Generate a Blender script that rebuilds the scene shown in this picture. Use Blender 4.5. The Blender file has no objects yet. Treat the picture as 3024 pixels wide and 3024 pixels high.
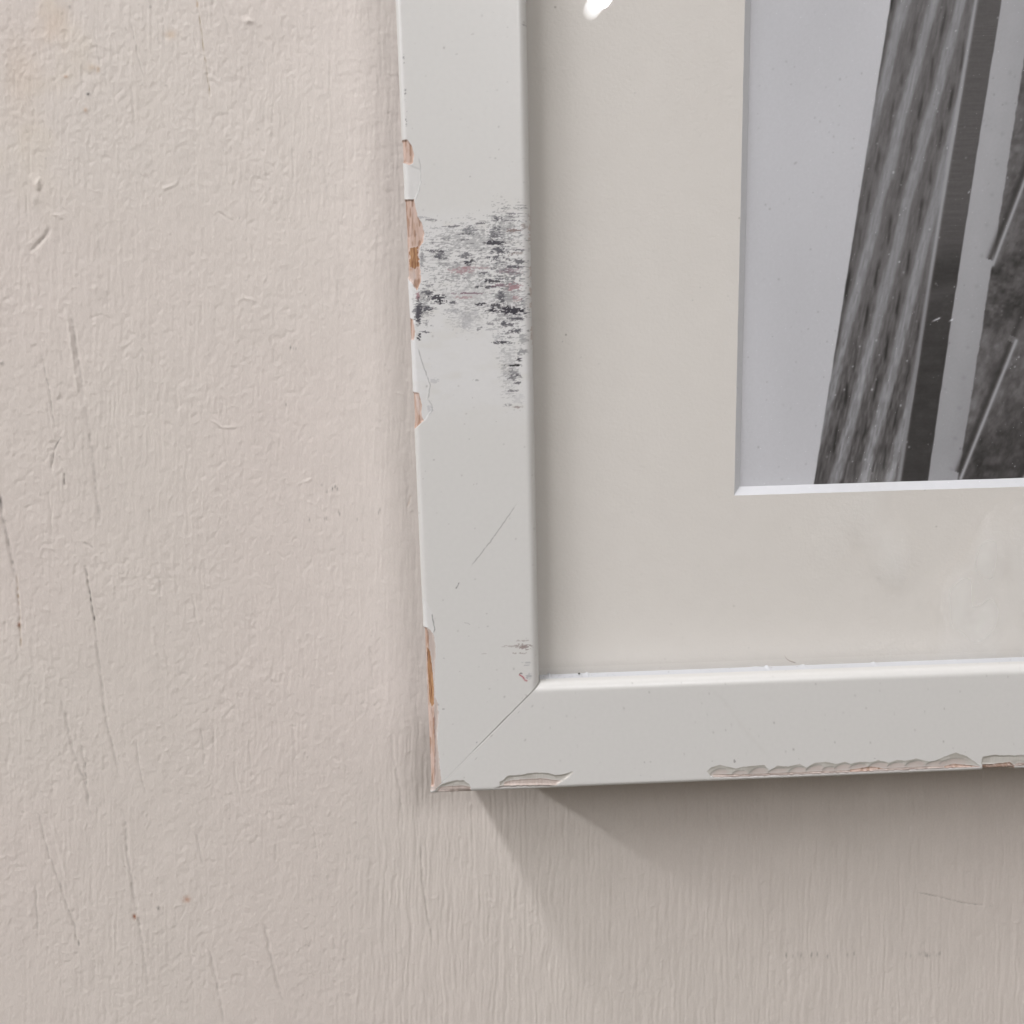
import bpy, math
import numpy as np
from mathutils import Vector, Matrix

# ------------------------------------------------------------------ camera, world, lamps, exposure
MM = 0.001
CAM = np.array([11.50, -128.06, 71.85])          # millimetres; wall is the XZ plane behind, frame front at y = 0
PITCH, YAW, ROLL, FPX = -0.16262, -0.03421, -0.02408, 2269.3
FRAME_DEPTH = 28.0                                # the wall lies this far behind the frame's front face


def cam_axes():
    cp, sp = math.cos(PITCH), math.sin(PITCH)
    cy, sy = math.cos(YAW), math.sin(YAW)
    cr, sr = math.cos(ROLL), math.sin(ROLL)
    M = np.array([[cy, -sy, 0], [sy, cy, 0], [0, 0, 1]]) @ np.array([[1, 0, 0], [0, cp, -sp], [0, sp, cp]])
    r, u, f = M @ [1, 0, 0], M @ [0, 0, 1], M @ [0, 1, 0]
    return cr * r + sr * u, -sr * r + cr * u, f


RIGHT, UP, FWD = cam_axes()
scene = bpy.context.scene
cd = bpy.data.cameras.new('camera')
cam = bpy.data.objects.new('camera', cd)
scene.collection.objects.link(cam)
cd.sensor_fit = 'HORIZONTAL'
cd.sensor_width = 36.0
cd.lens = 36.0 * FPX / 3024.0
cd.clip_start = 0.005
cd.clip_end = 50.0
mw = Matrix.Identity(4)
for i in range(3):
    mw[i][0], mw[i][1], mw[i][2], mw[i][3] = RIGHT[i], UP[i], -FWD[i], CAM[i] * MM
cam.matrix_world = mw
scene.camera = cam

world = bpy.data.worlds.new('World')
scene.world = world
world.use_nodes = True
bg = world.node_tree.nodes['Background']
wn = world.node_tree
w_tc = wn.nodes.new('ShaderNodeTexCoord'); w_sp = wn.nodes.new('ShaderNodeSeparateXYZ'); w_mr = wn.nodes.new('ShaderNodeMapRange'); w_mx = wn.nodes.new('ShaderNodeMixRGB')
wn.links.new(w_tc.outputs['Generated'], w_sp.inputs[0]); wn.links.new(w_sp.outputs['Z'], w_mr.inputs['Value'])
w_mr.inputs['From Min'].default_value = -0.6; w_mr.inputs['From Max'].default_value = 0.5
w_mx.inputs['Color1'].default_value = (0.40, 0.33, 0.26, 1)      # floor of the room
w_mx.inputs['Color2'].default_value = (1.0, 0.90, 0.76, 1)       # pale walls and ceiling
wn.links.new(w_mr.outputs[0], w_mx.inputs['Fac']); wn.links.new(w_mx.outputs[0], bg.inputs['Color'])
bg.inputs['Strength'].default_value = 0.20

LAMP_Z = 1.33                                     # ceiling height above the frame's lower edge (m)
# name, x, y far end, y near end, watts, turn about its far end (degrees)
LAMPS = [('left', -1.75, -1.75, -0.50, 37.0, 0.0), ('middle', -0.62, -1.60, -0.33, 20.0, 0.0), ('right', 0.415, -2.745, -1.55, 30.0, 11.0)]

scene.view_settings.view_transform = 'Standard'
scene.view_settings.look = 'None'
scene.view_settings.exposure = 0.05
scene.view_settings.gamma = 1.0
scene.cycles.use_denoising = True
scene.cycles.sample_clamp_indirect = 1.3
scene.cycles.max_bounces = 6


# ------------------------------------------------------------------ helpers
def col(r, g, b):
    f = lambda c: (c / 255.0 / 12.92) if c / 255.0 < 0.04045 else ((c / 255.0 + 0.055) / 1.055) ** 2.4
    return np.array([f(r), f(g), f(b)])


def hit(u, v, y):
    """photograph reading (u, v) -> millimetres (x, z) on the plane at depth y"""
    d = FWD * FPX + RIGHT * (u - 1512) - UP * (v - 1512)
    t = (y - CAM[1]) / d[1]
    return CAM[0] + t * d[0], CAM[2] + t * d[2]


def uv_of(x, y, z):
    """millimetres on a plane -> reading in the photograph (used only to author marks on the surfaces)"""
    dx, dy, dz = x - CAM[0], y - CAM[1], z - CAM[2]
    t = dx * FWD[0] + dy * FWD[1] + dz * FWD[2]
    return (1512 + FPX * (dx * RIGHT[0] + dy * RIGHT[1] + dz * RIGHT[2]) / t,
            1512 - FPX * (dx * UP[0] + dy * UP[1] + dz * UP[2]) / t)


_T = {}


def vn(x, y, seed=0):
    """smooth value noise, -1..1"""
    if seed not in _T:
        _T[seed] = np.random.RandomState(seed + 11).rand(256, 256).astype(np.float32) * 2 - 1
    T = _T[seed]
    x = np.asarray(x, dtype=np.float64); y = np.asarray(y, dtype=np.float64)
    xi = np.floor(x).astype(np.int64); yi = np.floor(y).astype(np.int64)
    fx = x - xi; fy = y - yi
    fx = fx * fx * fx * (fx * (fx * 6 - 15) + 10); fy = fy * fy * fy * (fy * (fy * 6 - 15) + 10)
    x0, x1, y0, y1 = xi & 255, (xi + 1) & 255, yi & 255, (yi + 1) & 255
    a = T[x0, y0] * (1 - fx) + T[x1, y0] * fx
    b = T[x0, y1] * (1 - fx) + T[x1, y1] * fx
    return a * (1 - fy) + b * fy


def fbm(x, y, seed=0, oct=3, gain=0.5):
    s = 0; a = 1.0; n = 0
    for k in range(oct):
        s = s + a * vn(x * 2 ** k + 17.3 * k, y * 2 ** k - 9.1 * k, seed + k)
        n += a; a *= gain
    return s / n


def sstep(a, b, x):
    t = np.clip((x - a) / (b - a), 0, 1)
    return t * t * (3 - 2 * t)


def seg_dist(U, V, pts):
    """distance to a polyline and the parameter along it 0..1"""
    pts = np.asarray(pts, float)
    L = np.r_[0, np.cumsum(np.hypot(*np.diff(pts, axis=0).T))]
    best = np.full(U.shape, 1e9); par = np.zeros(U.shape); side = np.zeros(U.shape)
    for i in range(len(pts) - 1):
        a, b = pts[i], pts[i + 1]; d = b - a; ll = d @ d
        t = np.clip(((U - a[0]) * d[0] + (V - a[1]) * d[1]) / ll, 0, 1)
        ex, ey = U - a[0] - t * d[0], V - a[1] - t * d[1]
        e = np.hypot(ex, ey); m = e < best
        best = np.where(m, e, best); par = np.where(m, (L[i] + t * math.sqrt(ll)) / L[-1], par)
        side = np.where(m, np.sign(ex * d[1] - ey * d[0]), side)
    return best, par, side


def poly_sd(U, V, pts):
    """signed distance to a polygon, negative inside"""
    pts = np.asarray(pts, float)
    ins = np.zeros(U.shape, bool); j = len(pts) - 1
    for i in range(len(pts)):
        xi, yi = pts[i]; xj, yj = pts[j]
        if yi != yj:
            ins ^= ((yi > V) != (yj > V)) & (U < (xj - xi) * (V - yi) / (yj - yi) + xi)
        j = i
    d = seg_dist(U, V, np.vstack([pts, pts[:1]]))[0]
    return np.where(ins, -d, d)


def local(U, V, box, pad=14):
    return (U > box[0] - pad) & (U < box[2] + pad) & (V > box[1] - pad) & (V < box[3] + pad)


def grid_mesh(name, P, mask=None, colours=None, smooth=True):
    """P: (n, m, 3) in millimetres"""
    n, m = P.shape[:2]
    idx = np.arange(n * m).reshape(n, m)
    q = np.stack([idx[:-1, :-1], idx[1:, :-1], idx[1:, 1:], idx[:-1, 1:]], -1)
    if mask is not None:
        q = q[mask]
    q = q.reshape(-1, 4)
    used = np.unique(q)
    remap = np.zeros(n * m, np.int64); remap[used] = np.arange(len(used))
    q = remap[q]
    co = (P.reshape(-1, 3)[used] * MM).astype(np.float32)
    me = bpy.data.meshes.new(name)
    me.vertices.add(len(co)); me.vertices.foreach_set('co', co.ravel())
    me.loops.add(q.size); me.loops.foreach_set('vertex_index', q.ravel().astype(np.int32))
    me.polygons.add(len(q)); me.polygons.foreach_set('loop_start', (np.arange(len(q)) * 4).astype(np.int32))
    try:
        me.polygons.foreach_set('loop_total', np.full(len(q), 4, np.int32))
    except Exception:
        pass
    me.polygons.foreach_set('use_smooth', np.full(len(q), smooth))
    me.update(calc_edges=True)
    if colours is not None:
        at = me.color_attributes.new('paint', 'FLOAT_COLOR', 'POINT')
        at.data.foreach_set('color', colours.reshape(-1, 4)[used].astype(np.float32).ravel())
    return me


def link(name, me, mat=None, parent=None, label=None, cat=None, kind=None, group=None):
    o = bpy.data.objects.new(name, me)
    scene.collection.objects.link(o)
    if mat is not None:
        me.materials.append(mat)
    if parent is not None:
        o.parent = parent
    for k, v in (('label', label), ('category', cat), ('kind', kind), ('group', group)):
        if v:
            o[k] = v
    return o


def poly_mesh(name, verts, faces, smooth=False):
    me = bpy.data.meshes.new(name)
    me.from_pydata([tuple(c * MM for c in v) for v in verts], [], faces)
    me.update()
    if smooth:
        me.polygons.foreach_set('use_smooth', [True] * len(me.polygons))
    return me


class N:
    def __init__(self, name):
        self.m = bpy.data.materials.new(name); self.m.use_nodes = True
        self.t = self.m.node_tree; self.b = self.t.nodes['Principled BSDF']; self.out = self.t.nodes['Material Output']

    def new(self, kind, **kw):
        n = self.t.nodes.new(kind)
        for k, v in kw.items():
            if hasattr(n, k):
                setattr(n, k, v)
            else:
                n.inputs[k].default_value = v
        return n

    def l(self, a, b):
        self.t.links.new(a, b)


def attr_material(name, rough, spec, noise_mm, bump, bump_scale=0.5, stretch=(1, 1, 1), alpha_gloss=False, tint=0.02):
    """paint colour from the surface's own marks, fine grain and relief from noise"""
    n = N(name)
    a = n.new('ShaderNodeAttribute', attribute_name='paint')
    tc = n.new('ShaderNodeTexCoord')
    mp = n.new('ShaderNodeMapping'); mp.inputs['Scale'].default_value = stretch
    n.l(tc.outputs['Object'], mp.inputs['Vector'])
    nz = n.new('ShaderNodeTexNoise'); nz.inputs['Scale'].default_value = 1.0 / (noise_mm * MM)
    nz.inputs['Detail'].default_value = 4.0
    n.l(mp.outputs['Vector'], nz.inputs['Vector'])
    mr = n.new('ShaderNodeMapRange'); mr.inputs['To Min'].default_value = 1 - tint; mr.inputs['To Max'].default_value = 1 + tint
    mr.inputs['From Min'].default_value = 0.3; mr.inputs['From Max'].default_value = 0.7
    n.l(nz.outputs['Fac'], mr.inputs['Value'])
    vm = n.new('ShaderNodeVectorMath', operation='SCALE')
    n.l(a.outputs['Color'], vm.inputs[0]); n.l(mr.outputs['Result'], vm.inputs['Scale'])
    n.l(vm.outputs['Vector'], n.b.inputs['Base Color'])
    bm = n.new('ShaderNodeBump'); bm.inputs['Strength'].default_value = bump; bm.inputs['Distance'].default_value = bump_scale * MM
    n.l(nz.outputs['Fac'], bm.inputs['Height']); n.l(bm.outputs['Normal'], n.b.inputs['Normal'])
    n.b.inputs['Roughness'].default_value = rough
    n.b.inputs['Specular IOR Level'].default_value = spec
    if alpha_gloss:   # alpha holds roughness
        n.l(a.outputs['Alpha'], n.b.inputs['Roughness'])
    return n


# ------------------------------------------------------------------ wall
WALL_Y = FRAME_DEPTH


def growing(inner, lo, hi, n=14):
    """append coarse growing steps on both sides of a dense axis"""
    a = inner[0] - (np.geomspace(1.0, inner[0] - lo + 1.0, n)[1:] - 1.0)
    b = inner[-1] + (np.geomspace(1.0, hi - inner[-1] + 1.0, n)[1:] - 1.0)
    return np.r_[a[::-1], inner, b]


def build_wall():
    xs = np.r_[np.arange(-104, 6.0, 0.17), np.arange(6.0, 138, 0.20)]
    zs = np.r_[np.arange(-82, 16, 0.23), np.arange(16, 148, 0.23)]
    xs = growing(xs, -2600, 2600); zs = growing(zs, -1400, 1330)
    X, Z = np.meshgrid(xs, zs, indexing='ij')
    U, V = uv_of(X, WALL_Y, Z)
    front = (Z - CAM[2] > -700) & (X > -600) & (X < 700) & (Z < 500)
    U = np.where(front, U, X * 13.0 + 1250); V = np.where(front, V, 2300 - Z * 13.0)
    # brushed zones: strokes beside and below the frame
    side = np.exp(-((U - 1215) / 110.0) ** 2)
    below = sstep(2180, 2420, V) * sstep(900, 1350, U)
    R = np.clip(0.45 + 0.60 * side + 0.66 * below + 0.25 * vn(U / 260, V / 400, 3), 0.1, 1.3)
    wx = 7 * vn(U / 60, V / 120, 5) + 2.5 * vn(U / 17, V / 30, 6)
    h = np.zeros_like(U)
    h += R * 0.014 * vn((U + wx) / 8.0, V / 120.0, 7)
    h += R * 0.012 * vn((U + wx * 0.7) / 4.8, V / 50.0, 8)
    h += R * 0.007 * vn((U + wx) / 19.0, V / 200.0, 9)
    h *= 1.25
    # granular roller texture under the brushing
    B = np.clip(1.0 - 0.35 * below - 0.25 * side + 0.32 * vn(U / 190, V / 170, 12), 0.6, 1.4)
    ux, vx = U + 6 * vn(U / 19, V / 19, 15), V + 6 * vn(U / 19 + 40, V / 19, 16)

    def rot(a, su, sv, seed):
        c, d = math.cos(a), math.sin(a)
        return vn((ux * c + vx * d) / su, (-ux * d + vx * c) / sv, seed)
    g1 = rot(0.5, 15, 17, 20) + rot(1.3, 13, 15, 21) + 0.8 * rot(0.2, 9.5, 13, 22)
    g2 = rot(0.9, 24, 30, 24) + rot(0.1, 21, 33, 25)
    h += B * (0.0078 * g1 + 0.0050 * g2 + 0.0080 * (1 - np.abs(g1) * 1.1) * sstep(-0.5, 0.6, vn(U / 85, V / 95, 26)))
    h += B * (0.0062 * rot(0.7, 6.5, 7.5, 23) + 0.0030 * rot(0.3, 4.2, 4.8, 27))
    # isolated nibs of paint
    nb = vn(ux / 14.0, vx / 12.0, 30)
    h += 0.022 * sstep(0.74, 0.97, nb) * (0.3 + 0.7 * (vn(U / 90, V / 90, 31) > 0.0))
    h *= 2.35
    h += 0.08 * fbm(U / 240.0, V / 300.0, 40, 2)
    C = np.empty(U.shape + (4,)); base = col(213.5, 205, 197.6)
    C[..., :3] = base; C[..., 3] = 0.75
    warm = vn(U / 420, V / 420, 50)[..., None]
    C[..., :3] *= 1 + 0.006 * warm * np.array([1.0, -0.5, 0.2])
    C[..., :3] *= (1 + 0.025 * fbm(U / 60, V / 90, 52, 3))[..., None]
    # yellowish grime towards the upper left
    gr = sstep(560, 80, U) * sstep(900, 100, V) * sstep(-0.1, 0.6, fbm(U / 110, V / 160, 55, 3))
    C[..., :3] *= 1 - gr[..., None] * np.array([0.01, 0.02, 0.06])

    def groove(pts, w, d, dark=0.0, tint=(1.0, 1.0, 1.0), rag=0.6, ridge=0.0):
        nonlocal h
        p = np.array(pts, float)
        m = local(U, V, (p[:, 0].min(), p[:, 1].min(), p[:, 0].max(), p[:, 1].max()), 30)
        u, v = U[m], V[m]
        e, t, s = seg_dist(u + 2.0 * vn(v / 23, u / 40, 61), v, pts)
        fade = np.clip(np.minimum(t, 1 - t) * 7, 0, 1)
        k = np.exp(-(e / w) ** 2) * fade * (1 - rag * 0.5 + rag * 0.5 * vn(v / 14, u / 14, 62))
        h[m] -= 2.6 * d * k
        if ridge:
            h[m] += ridge * np.exp(-((e - 2.4 * w) / (1.3 * w)) ** 2) * fade * (s > 0)
        if dark:
            kk = np.clip(np.exp(-(e / (w * 0.8)) ** 2) * fade * (0.6 + 0.7 * vn(v / 11, u / 9, 63)), 0, 1)
            C[m, :3] *= 1 - np.minimum(dark * 1.35, 0.85) * kk[:, None] * np.array(tint)

    groove([(257, 1690), (266, 1760), (285, 1880)], 3.0, 0.10, 0.62)
    groove([(283, 1860), (300, 2020), (315, 2139), (340, 2240), (356, 2303)], 4.5, 0.07, 0.16)
    groove([(181, 1288), (160, 1330), (152, 1388)], 2.6, 0.07, 0.55)
    groove([(150, 1340), (152, 1372), (156, 1395)], 4.0, 0.04, 0.22)
    groove([(188, 1395), (192, 1436)], 3.2, 0.06, 0.40)
    groove([(584, 0), (598, 114), (612, 228), (624, 313)], 1.7, 0.04, 0.42, (0.85, 1.0, 1.25))
    groove([(580, -10), (584, 24)], 4.0, 0.03, 0.25, (0.6, 1.0, 1.4))
    groove([(385, 60), (400, 130), (412, 188), (427, 233)], 2.4, 0.05, 0.16, ridge=0.03)
    groove([(195, 905), (208, 1000), (222, 1110), (236, 1180)], 5.0, -0.10, 0.0)
    groove([(208, 905), (222, 1000), (238, 1110), (250, 1180)], 5.0, 0.08, 0.12)
    groove([(120, 1040), (145, 1150), (158, 1240), (166, 1262)], 3.0, 0.05, 0.22)
    groove([(250, 1180), (272, 1330), (284, 1440), (292, 1520), (286, 1575)], 7.0, 0.06, 0.14)
    groove([(246, 1600), (262, 1612), (276, 1620)], 3.0, 0.05, 0.20)
    groove([(250, 1670), (262, 1712)], 4.0, 0.05, 0.18)
    groove([(110, 2385), (126, 2450), (144, 2522), (170, 2590), (192, 2660), (218, 2730), (233, 2797)], 4.0, 0.07, 0.16, ridge=0.03)
    groove([(155, 2420), (178, 2520), (200, 2610)], 6.0, -0.06, 0.0)
    groove([(222, 2760), (233, 2797)], 3.0, 0.05, 0.40)
    groove([(178, 2056), (192, 2110), (206, 2180), (226, 2250), (254, 2317), (271, 2427)], 5.0, 0.07, 0.16, ridge=0.03)
    groove([(363, 2385), (372, 2452), (374, 2522), (392, 2620), (411, 2728), (432, 2865), (440, 2950)], 5.0, 0.06, 0.13, ridge=0.04)
    groove([(240, 2200), (250, 2250), (256, 2330)], 3.5, 0.05, 0.20)
    groove([(398, 2180), (412, 2260), (430, 2350)], 3.5, 0.05, 0.10)
    groove([(774, 2714), (795, 2800), (816, 2900), (843, 2968)], 5.0, 0.07, 0.12, ridge=0.03)
    groove([(617, 2797), (640, 2900), (658, 2990), (665, 3040)], 5.0, 0.06, 0.10, ridge=0.03)
    groove([(578, 2450), (590, 2500), (600, 2560)], 3.5, 0.05, 0.10)
    groove([(48, 1690), (56, 1800), (62, 1926)], 3.5, 0.07, 0.36, (0.8, 1.0, 1.2))
    groove([(-5, 1440), (12, 1540), (32, 1640), (48, 1720)], 6.0, 0.09, 0.24)
    groove([(470, 1700), (475, 1760)], 5.0, 0.05, 0.18)
    groove([(105, 2600), (108, 2700), (112, 2780)], 3.5, 0.05, 0.14)
    groove([(590, 2140), (600, 2200), (604, 2270)], 3.0, 0.04, 0.12)
    groove([(1240, 2480), (1248, 2600), (1262, 2700), (1282, 2790)], 4.0, 0.08, 0.12)
    groove([(1150, 2150), (1165, 2250), (1180, 2330), (1190, 2420)], 5.0, 0.07, 0.08)
    groove([(2696, 2634), (2740, 2642), (2800, 2656), (2850, 2668), (2937, 2677)], 1.8, 0.05, 0.26)
    groove([(85, 745), (110, 725), (135, 700), (150, 670)], 5.5, 0.09, 0.10, ridge=0.05)
    groove([(265, 940), (300, 930), (330, 945)], 3.0, 0.04, 0.0)
    groove([(480, 560), (510, 548), (530, 535)], 4.0, -0.07, 0.0)
    groove([(640, 625), (670, 645), (690, 655)], 3.0, 0.04, 0.0, ridge=0.04)
    groove([(880, 1430), (905, 1422), (925, 1410)], 3.5, -0.05, 0.0)
    groove([(620, 1240), (640, 1250), (652, 1262), (700, 1262)], 3.5, -0.07, 0.0)
    groove([(700, 890), (720, 880), (755, 888)], 3.5, -0.06, 0.0)
    groove([(1200, 1500), (1210, 1478), (1214, 1462)], 3.0, 0.05, 0.15, (0.6, 1.0, 1.3))
    rs = np.random.RandomState(5)
    for k in range(46):    # short brushed scores
        u0, v0 = rs.uniform(20, 1130), rs.uniform(0, 3000); ln = rs.uniform(40, 170)
        groove([(u0, v0), (u0 + ln * rs.uniform(0.0, 0.16), v0 + ln)], rs.uniform(2.2, 4.2), rs.uniform(0.015, 0.05), rs.uniform(0, 0.08))

    def blob(u0, v0, ru, rv, hh=0.0, dark=0.0, tint=(1, 1, 1), rag=0.5):
        m = local(U, V, (u0 - 2 * ru, v0 - 2 * rv, u0 + 2 * ru, v0 + 2 * rv), 4)
        u, v = U[m], V[m]
        k = np.exp(-(((u - u0) / ru) ** 2 + ((v - v0) / rv) ** 2) * (1 + rag * vn(u / (ru * 0.6), v / (rv * 0.6), 70)))
        h[m] += hh * k
        if dark:
            C[m, :3] *= 1 - np.clip(dark * k * 1.2, 0, 0.95)[:, None] * np.array(tint)

    blob(261, 278, 4.5, 4.5, 0.05, 0.75)
    blob(111, 545, 8, 16, 0.34)
    blob(104, 590, 10, 16, 0.12, 0.06)
    blob(735, 63, 12, 6, 0.26)
    blob(171, 635, 14, 4, 0.14); blob(180, 642, 8, 4, 0.14)
    blob(253, 325, 5, 6, 0.06, 0.30, (0.6, 1, 1.3)); blob(195, 226, 6, 4, 0.05, 0.28, (0.5, 1, 1.3))
    blob(273, 199, 14, 10, 0.03, 0.10, (0.5, 1, 1.6)); blob(290, 205, 4, 8, 0.05, 0.2, (0.5, 1, 1.5))
    blob(160, 70, 40, 60, 0, 0.07, (0.4, 1, 1.7)); blob(60, 220, 60, 120, 0, 0.05, (0.4, 1, 1.7)); blob(505, 102, 16, 12, 0, 0.10, (0.3, 1, 1.8))
    blob(420, 248, 6, 4, 0.06, 0.12); blob(205, 20, 4, 5, 0.04, 0.3); blob(444, 20, 4, 5, 0.03, 0.3)
    blob(397, 2707, 6, 7, -0.05, 0.72, (0.72, 1, 1.1)); blob(407, 2705, 4, 6, 0.08, 0)
    blob(552, 2656, 10, 8, -0.03, 0.38, (0.55, 1, 1.2)); blob(468, 2682, 4, 6, 0.02, 0.45)
    blob(56, 1845, 5, 7, 0.05, 0.5, (0.7, 1, 1.1)); blob(0, 1480, 5, 14, -0.05, 0.5)
    blob(5, 1072, 7, 5, 0.10, 0.3)
    for u0, v0, s in [(990, 1438, .7), (982, 1443, .6), (996, 1443, .5), (966, 1452, .3), (964, 1530, .35), (958, 1532, .3), (1003, 1518, .5), (1000, 1510, .3),
                      (914, 1535, .5), (1122, 1505, .35), (1118, 1515, .3), (858, 1026, .55), (866, 1030, .3), (874, 1030, .3), (845, 1195, .45), (1055, 1534, .3)]:
        blob(u0, v0, 1.9, 5.0, 0, s * 0.85)
    for k in range(26):
        u0 = rs.choice([2345, 2395, 2500, 2690, 2735, 2745, 2765, 2340]) + rs.normal(0, 16)
        blob(u0, 2819 + rs.normal(0, 4), 2.2, 6, 0, rs.uniform(0.08, 0.30))
    for k in range(120):   # specks of dust
        blob(rs.uniform(0, 1150), rs.uniform(0, 3024), rs.uniform(1.6, 3), rs.uniform(1.6, 3), 0.03, rs.uniform(0.05, 0.22))
    Y = WALL_Y - h
    mx = 0.5 * (xs[:-1] + xs[1:]); mz = 0.5 * (zs[:-1] + zs[1:])
    MX, MZ = np.meshgrid(mx, mz, indexing='ij')
    hidden = (MX > 9) & (MX < 300) & (MZ > 17) & (MZ < 400)       # bare patch covered by the frame
    P = np.stack([X, Y, Z], -1)
    me = grid_mesh('wall', P, ~hidden, C)
    mat = attr_material('wall_paint', 0.62, 0.35, 0.30, 0.35, 0.05, (1.3, 1, 0.6), tint=0.03)
    link('wall', me, mat.m, label='off-white painted plaster wall with brush strokes and scratches', kind='structure')


build_wall()

# ------------------------------------------------------------------ picture frame
W = 20.0            # face width
R_OUT, R_IN = 1.0, 1.5
GLASS_Y = 4.55
OUT_W, OUT_H = 300.0, 400.0
frame = bpy.data.objects.new('picture_frame', None)
scene.collection.objects.link(frame)
frame['label'] = 'white wooden picture frame with chipped edges and dark scuffs around a black and white print'
frame['category'] = 'picture frame'
frame.empty_display_size = 0.02

PAINT = col(218, 217, 214)
PRIMER = col(226, 226, 227)
WOOD = col(188, 157, 138)
WOODP = col(208, 184, 172)
WOODD = col(142, 104, 78)


def profile(dense_outer, dense_face, dense_inner):
    """list of (s, y, nx, ny, region) from the back of the outer side round the face to the glass"""
    pts = []
    for y in np.r_[FRAME_DEPTH, 20, 12, 6, 3.5, np.linspace(2.6, R_OUT, 6)]:
        pts.append((0.0, y, -1.0, 0.0, 0))
    for a in np.linspace(0, 90, dense_outer)[1:-1]:
        a = math.radians(a)
        pts.append((R_OUT - R_OUT * math.cos(a), R_OUT - R_OUT * math.sin(a), -math.cos(a), -math.sin(a), 1))
    for s in dense_face:
        pts.append((s, 0.0, 0.0, -1.0, 2))
    for a in np.linspace(90, 0, dense_inner)[1:-1]:
        a = math.radians(a)
        pts.append((W - R_IN + R_IN * math.cos(a), R_IN - R_IN * math.sin(a), math.cos(a), -math.sin(a), 3))
    for y in np.linspace(R_IN, GLASS_Y, 9):
        pts.append((W, y, 1.0, 0.0, 4))
    return np.array(pts)


def Z1(u, v, ox, oy, k=3.22):
    return (ox + u / k, oy + v / k)


def P1(lst): return [Z1(a, b, 1100, 350) for a, b in lst]
def P2(lst): return [Z1(a, b, 1100, 900) for a, b in lst]
def P3(lst): return [Z1(a, b, 1150, 1750) for a, b in lst]
def P4(lst): return [Z1(a, b, 1950, 1900, 1.799) for a, b in lst]


class Surf:
    """marks and losses written on a face, in photograph readings (U, V)"""

    def __init__(self, U, V):
        self.U, self.V = U, V
        self.C = np.empty(U.shape + (4,)); self.C[..., :3] = PAINT; self.C[..., 3] = 0.36
        self.dep = np.zeros(U.shape)     # depth of loss, mm

    def mix(self, m, k, c, rough=None):
        k = np.clip(k, 0, 1)[..., None]
        self.C[m, :3] = self.C[m, :3] * (1 - k) + c * k
        if rough is not None:
            self.C[m, 3] = self.C[m, 3] * (1 - k[..., 0]) + rough * k[..., 0]

    def chip(self, pts, depth=0.25, kind='wood', rag=2.5, rim=3.0, soft=4.0):
        p = np.array(pts); m = local(self.U, self.V, (p[:, 0].min(), p[:, 1].min(), p[:, 0].max(), p[:, 1].max()), 20)
        if not m.any(): return
        u, v = self.U[m], self.V[m]
        sd = poly_sd(u, v, pts) + rag * fbm(u / 9.0, v / 9.0, 80, 3)
        k = sstep(0.8, -0.8, sd)
        g = fbm(u / 5.0, v / 60.0, 82, 3)
        if kind == 'wood':
            c = WOODP[None] * np.ones((len(u), 1)); a = sstep(-0.25, 0.35, fbm(u / 9.0, v / 34.0, 84, 3))[:, None]
            c = c * (1 - a * 0.75) + WOOD * a * 0.75
            b = sstep(0.25, 0.6, vn(u / 7.0, v / 30.0, 86))[:, None]; c = c * (1 - 0.6 * b) + WOODD * 0.6 * b
        elif kind == 'brown':
            a = sstep(-0.5, 0.5, fbm(u / 2.6, v / 34.0, 83, 3))[:, None]; c = col(138, 96, 66) * (1 - a) + col(190, 148, 110) * a
        elif kind == 'pink':
            a = sstep(-0.3, 0.5, g)[:, None]; c = col(198, 184, 176) * (1 - a) + col(203, 190, 183) * a
        elif kind == 'grey':
            a = sstep(-0.3, 0.5, fbm(u / 30, v / 9, 87, 3))[:, None]; c = col(196, 193, 186) * (1 - a) + col(180, 176, 168) * a
        else:
            c = np.ones((len(u), 1)) * PRIMER
        kk = k[..., None] * (0.25 if kind == 'primer' else 1.0)
        self.C[m, :3] = self.C[m, :3] * (1 - kk) + c * kk
        self.C[m, 3] = self.C[m, 3] * (1 - k) + 0.75 * k
        rimk = np.exp(-((sd - rim * 0.5) / (rim * 0.5)) ** 2) * 0.22
        self.mix(m, rimk * (1 - k), PRIMER)
        self.dep[m] = np.maximum(self.dep[m], depth * sstep(0.5, -soft, sd) * (1 + 0.25 * g))

    def line(self, pts, w, dark, c=None, depth=0.0, rag=0.5):
        p = np.array(pts); m = local(self.U, self.V, (p[:, 0].min(), p[:, 1].min(), p[:, 0].max(), p[:, 1].max()), 12)
        if not m.any(): return
        u, v = self.U[m], self.V[m]
        e, t, s = seg_dist(u + 1.2 * vn(v / 9, u / 9, 90), v + 1.2 * vn(u / 9, v / 9, 91), pts)
        fade = np.clip(np.minimum(t, 1 - t) * 10, 0, 1)
        k = np.exp(-(e / w) ** 2) * fade * np.clip(1 - rag + rag * (1 + vn(v / 8, u / 8, 92)), 0, 1)
        self.mix(m, k * dark, col(70, 66, 66) if c is None else c)
        self.dep[m] += depth * k

    def scuff(self, cx, cy, rx, ry, a, c, su=22.0, sv=3.0, seed=100, cut=0.0):
        m = local(self.U, self.V, (cx - 1.5 * rx, cy - 1.5 * ry, cx + 1.5 * rx, cy + 1.5 * ry), 4)
        if not m.any(): return
        u, v = self.U[m], self.V[m]
        r = np.sqrt(((u - cx) / rx) ** 2 + ((v - cy) / ry) ** 2)
        vv = v + 2.0 * vn(u / 13, v / 9, seed + 7)
        nz = 0.62 * fbm(u / su, vv / sv, seed, 3, 0.65) + 0.38 * fbm(u / 6.0, vv / 6.0, seed + 5, 3, 0.6)
        k = sstep(-0.04, 0.14, (1 - r) * 0.70 - 0.13 - cut + 1.25 * nz) * sstep(1.5, 1.0, r)
        self.mix(m, k * a, c, 0.6)


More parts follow.
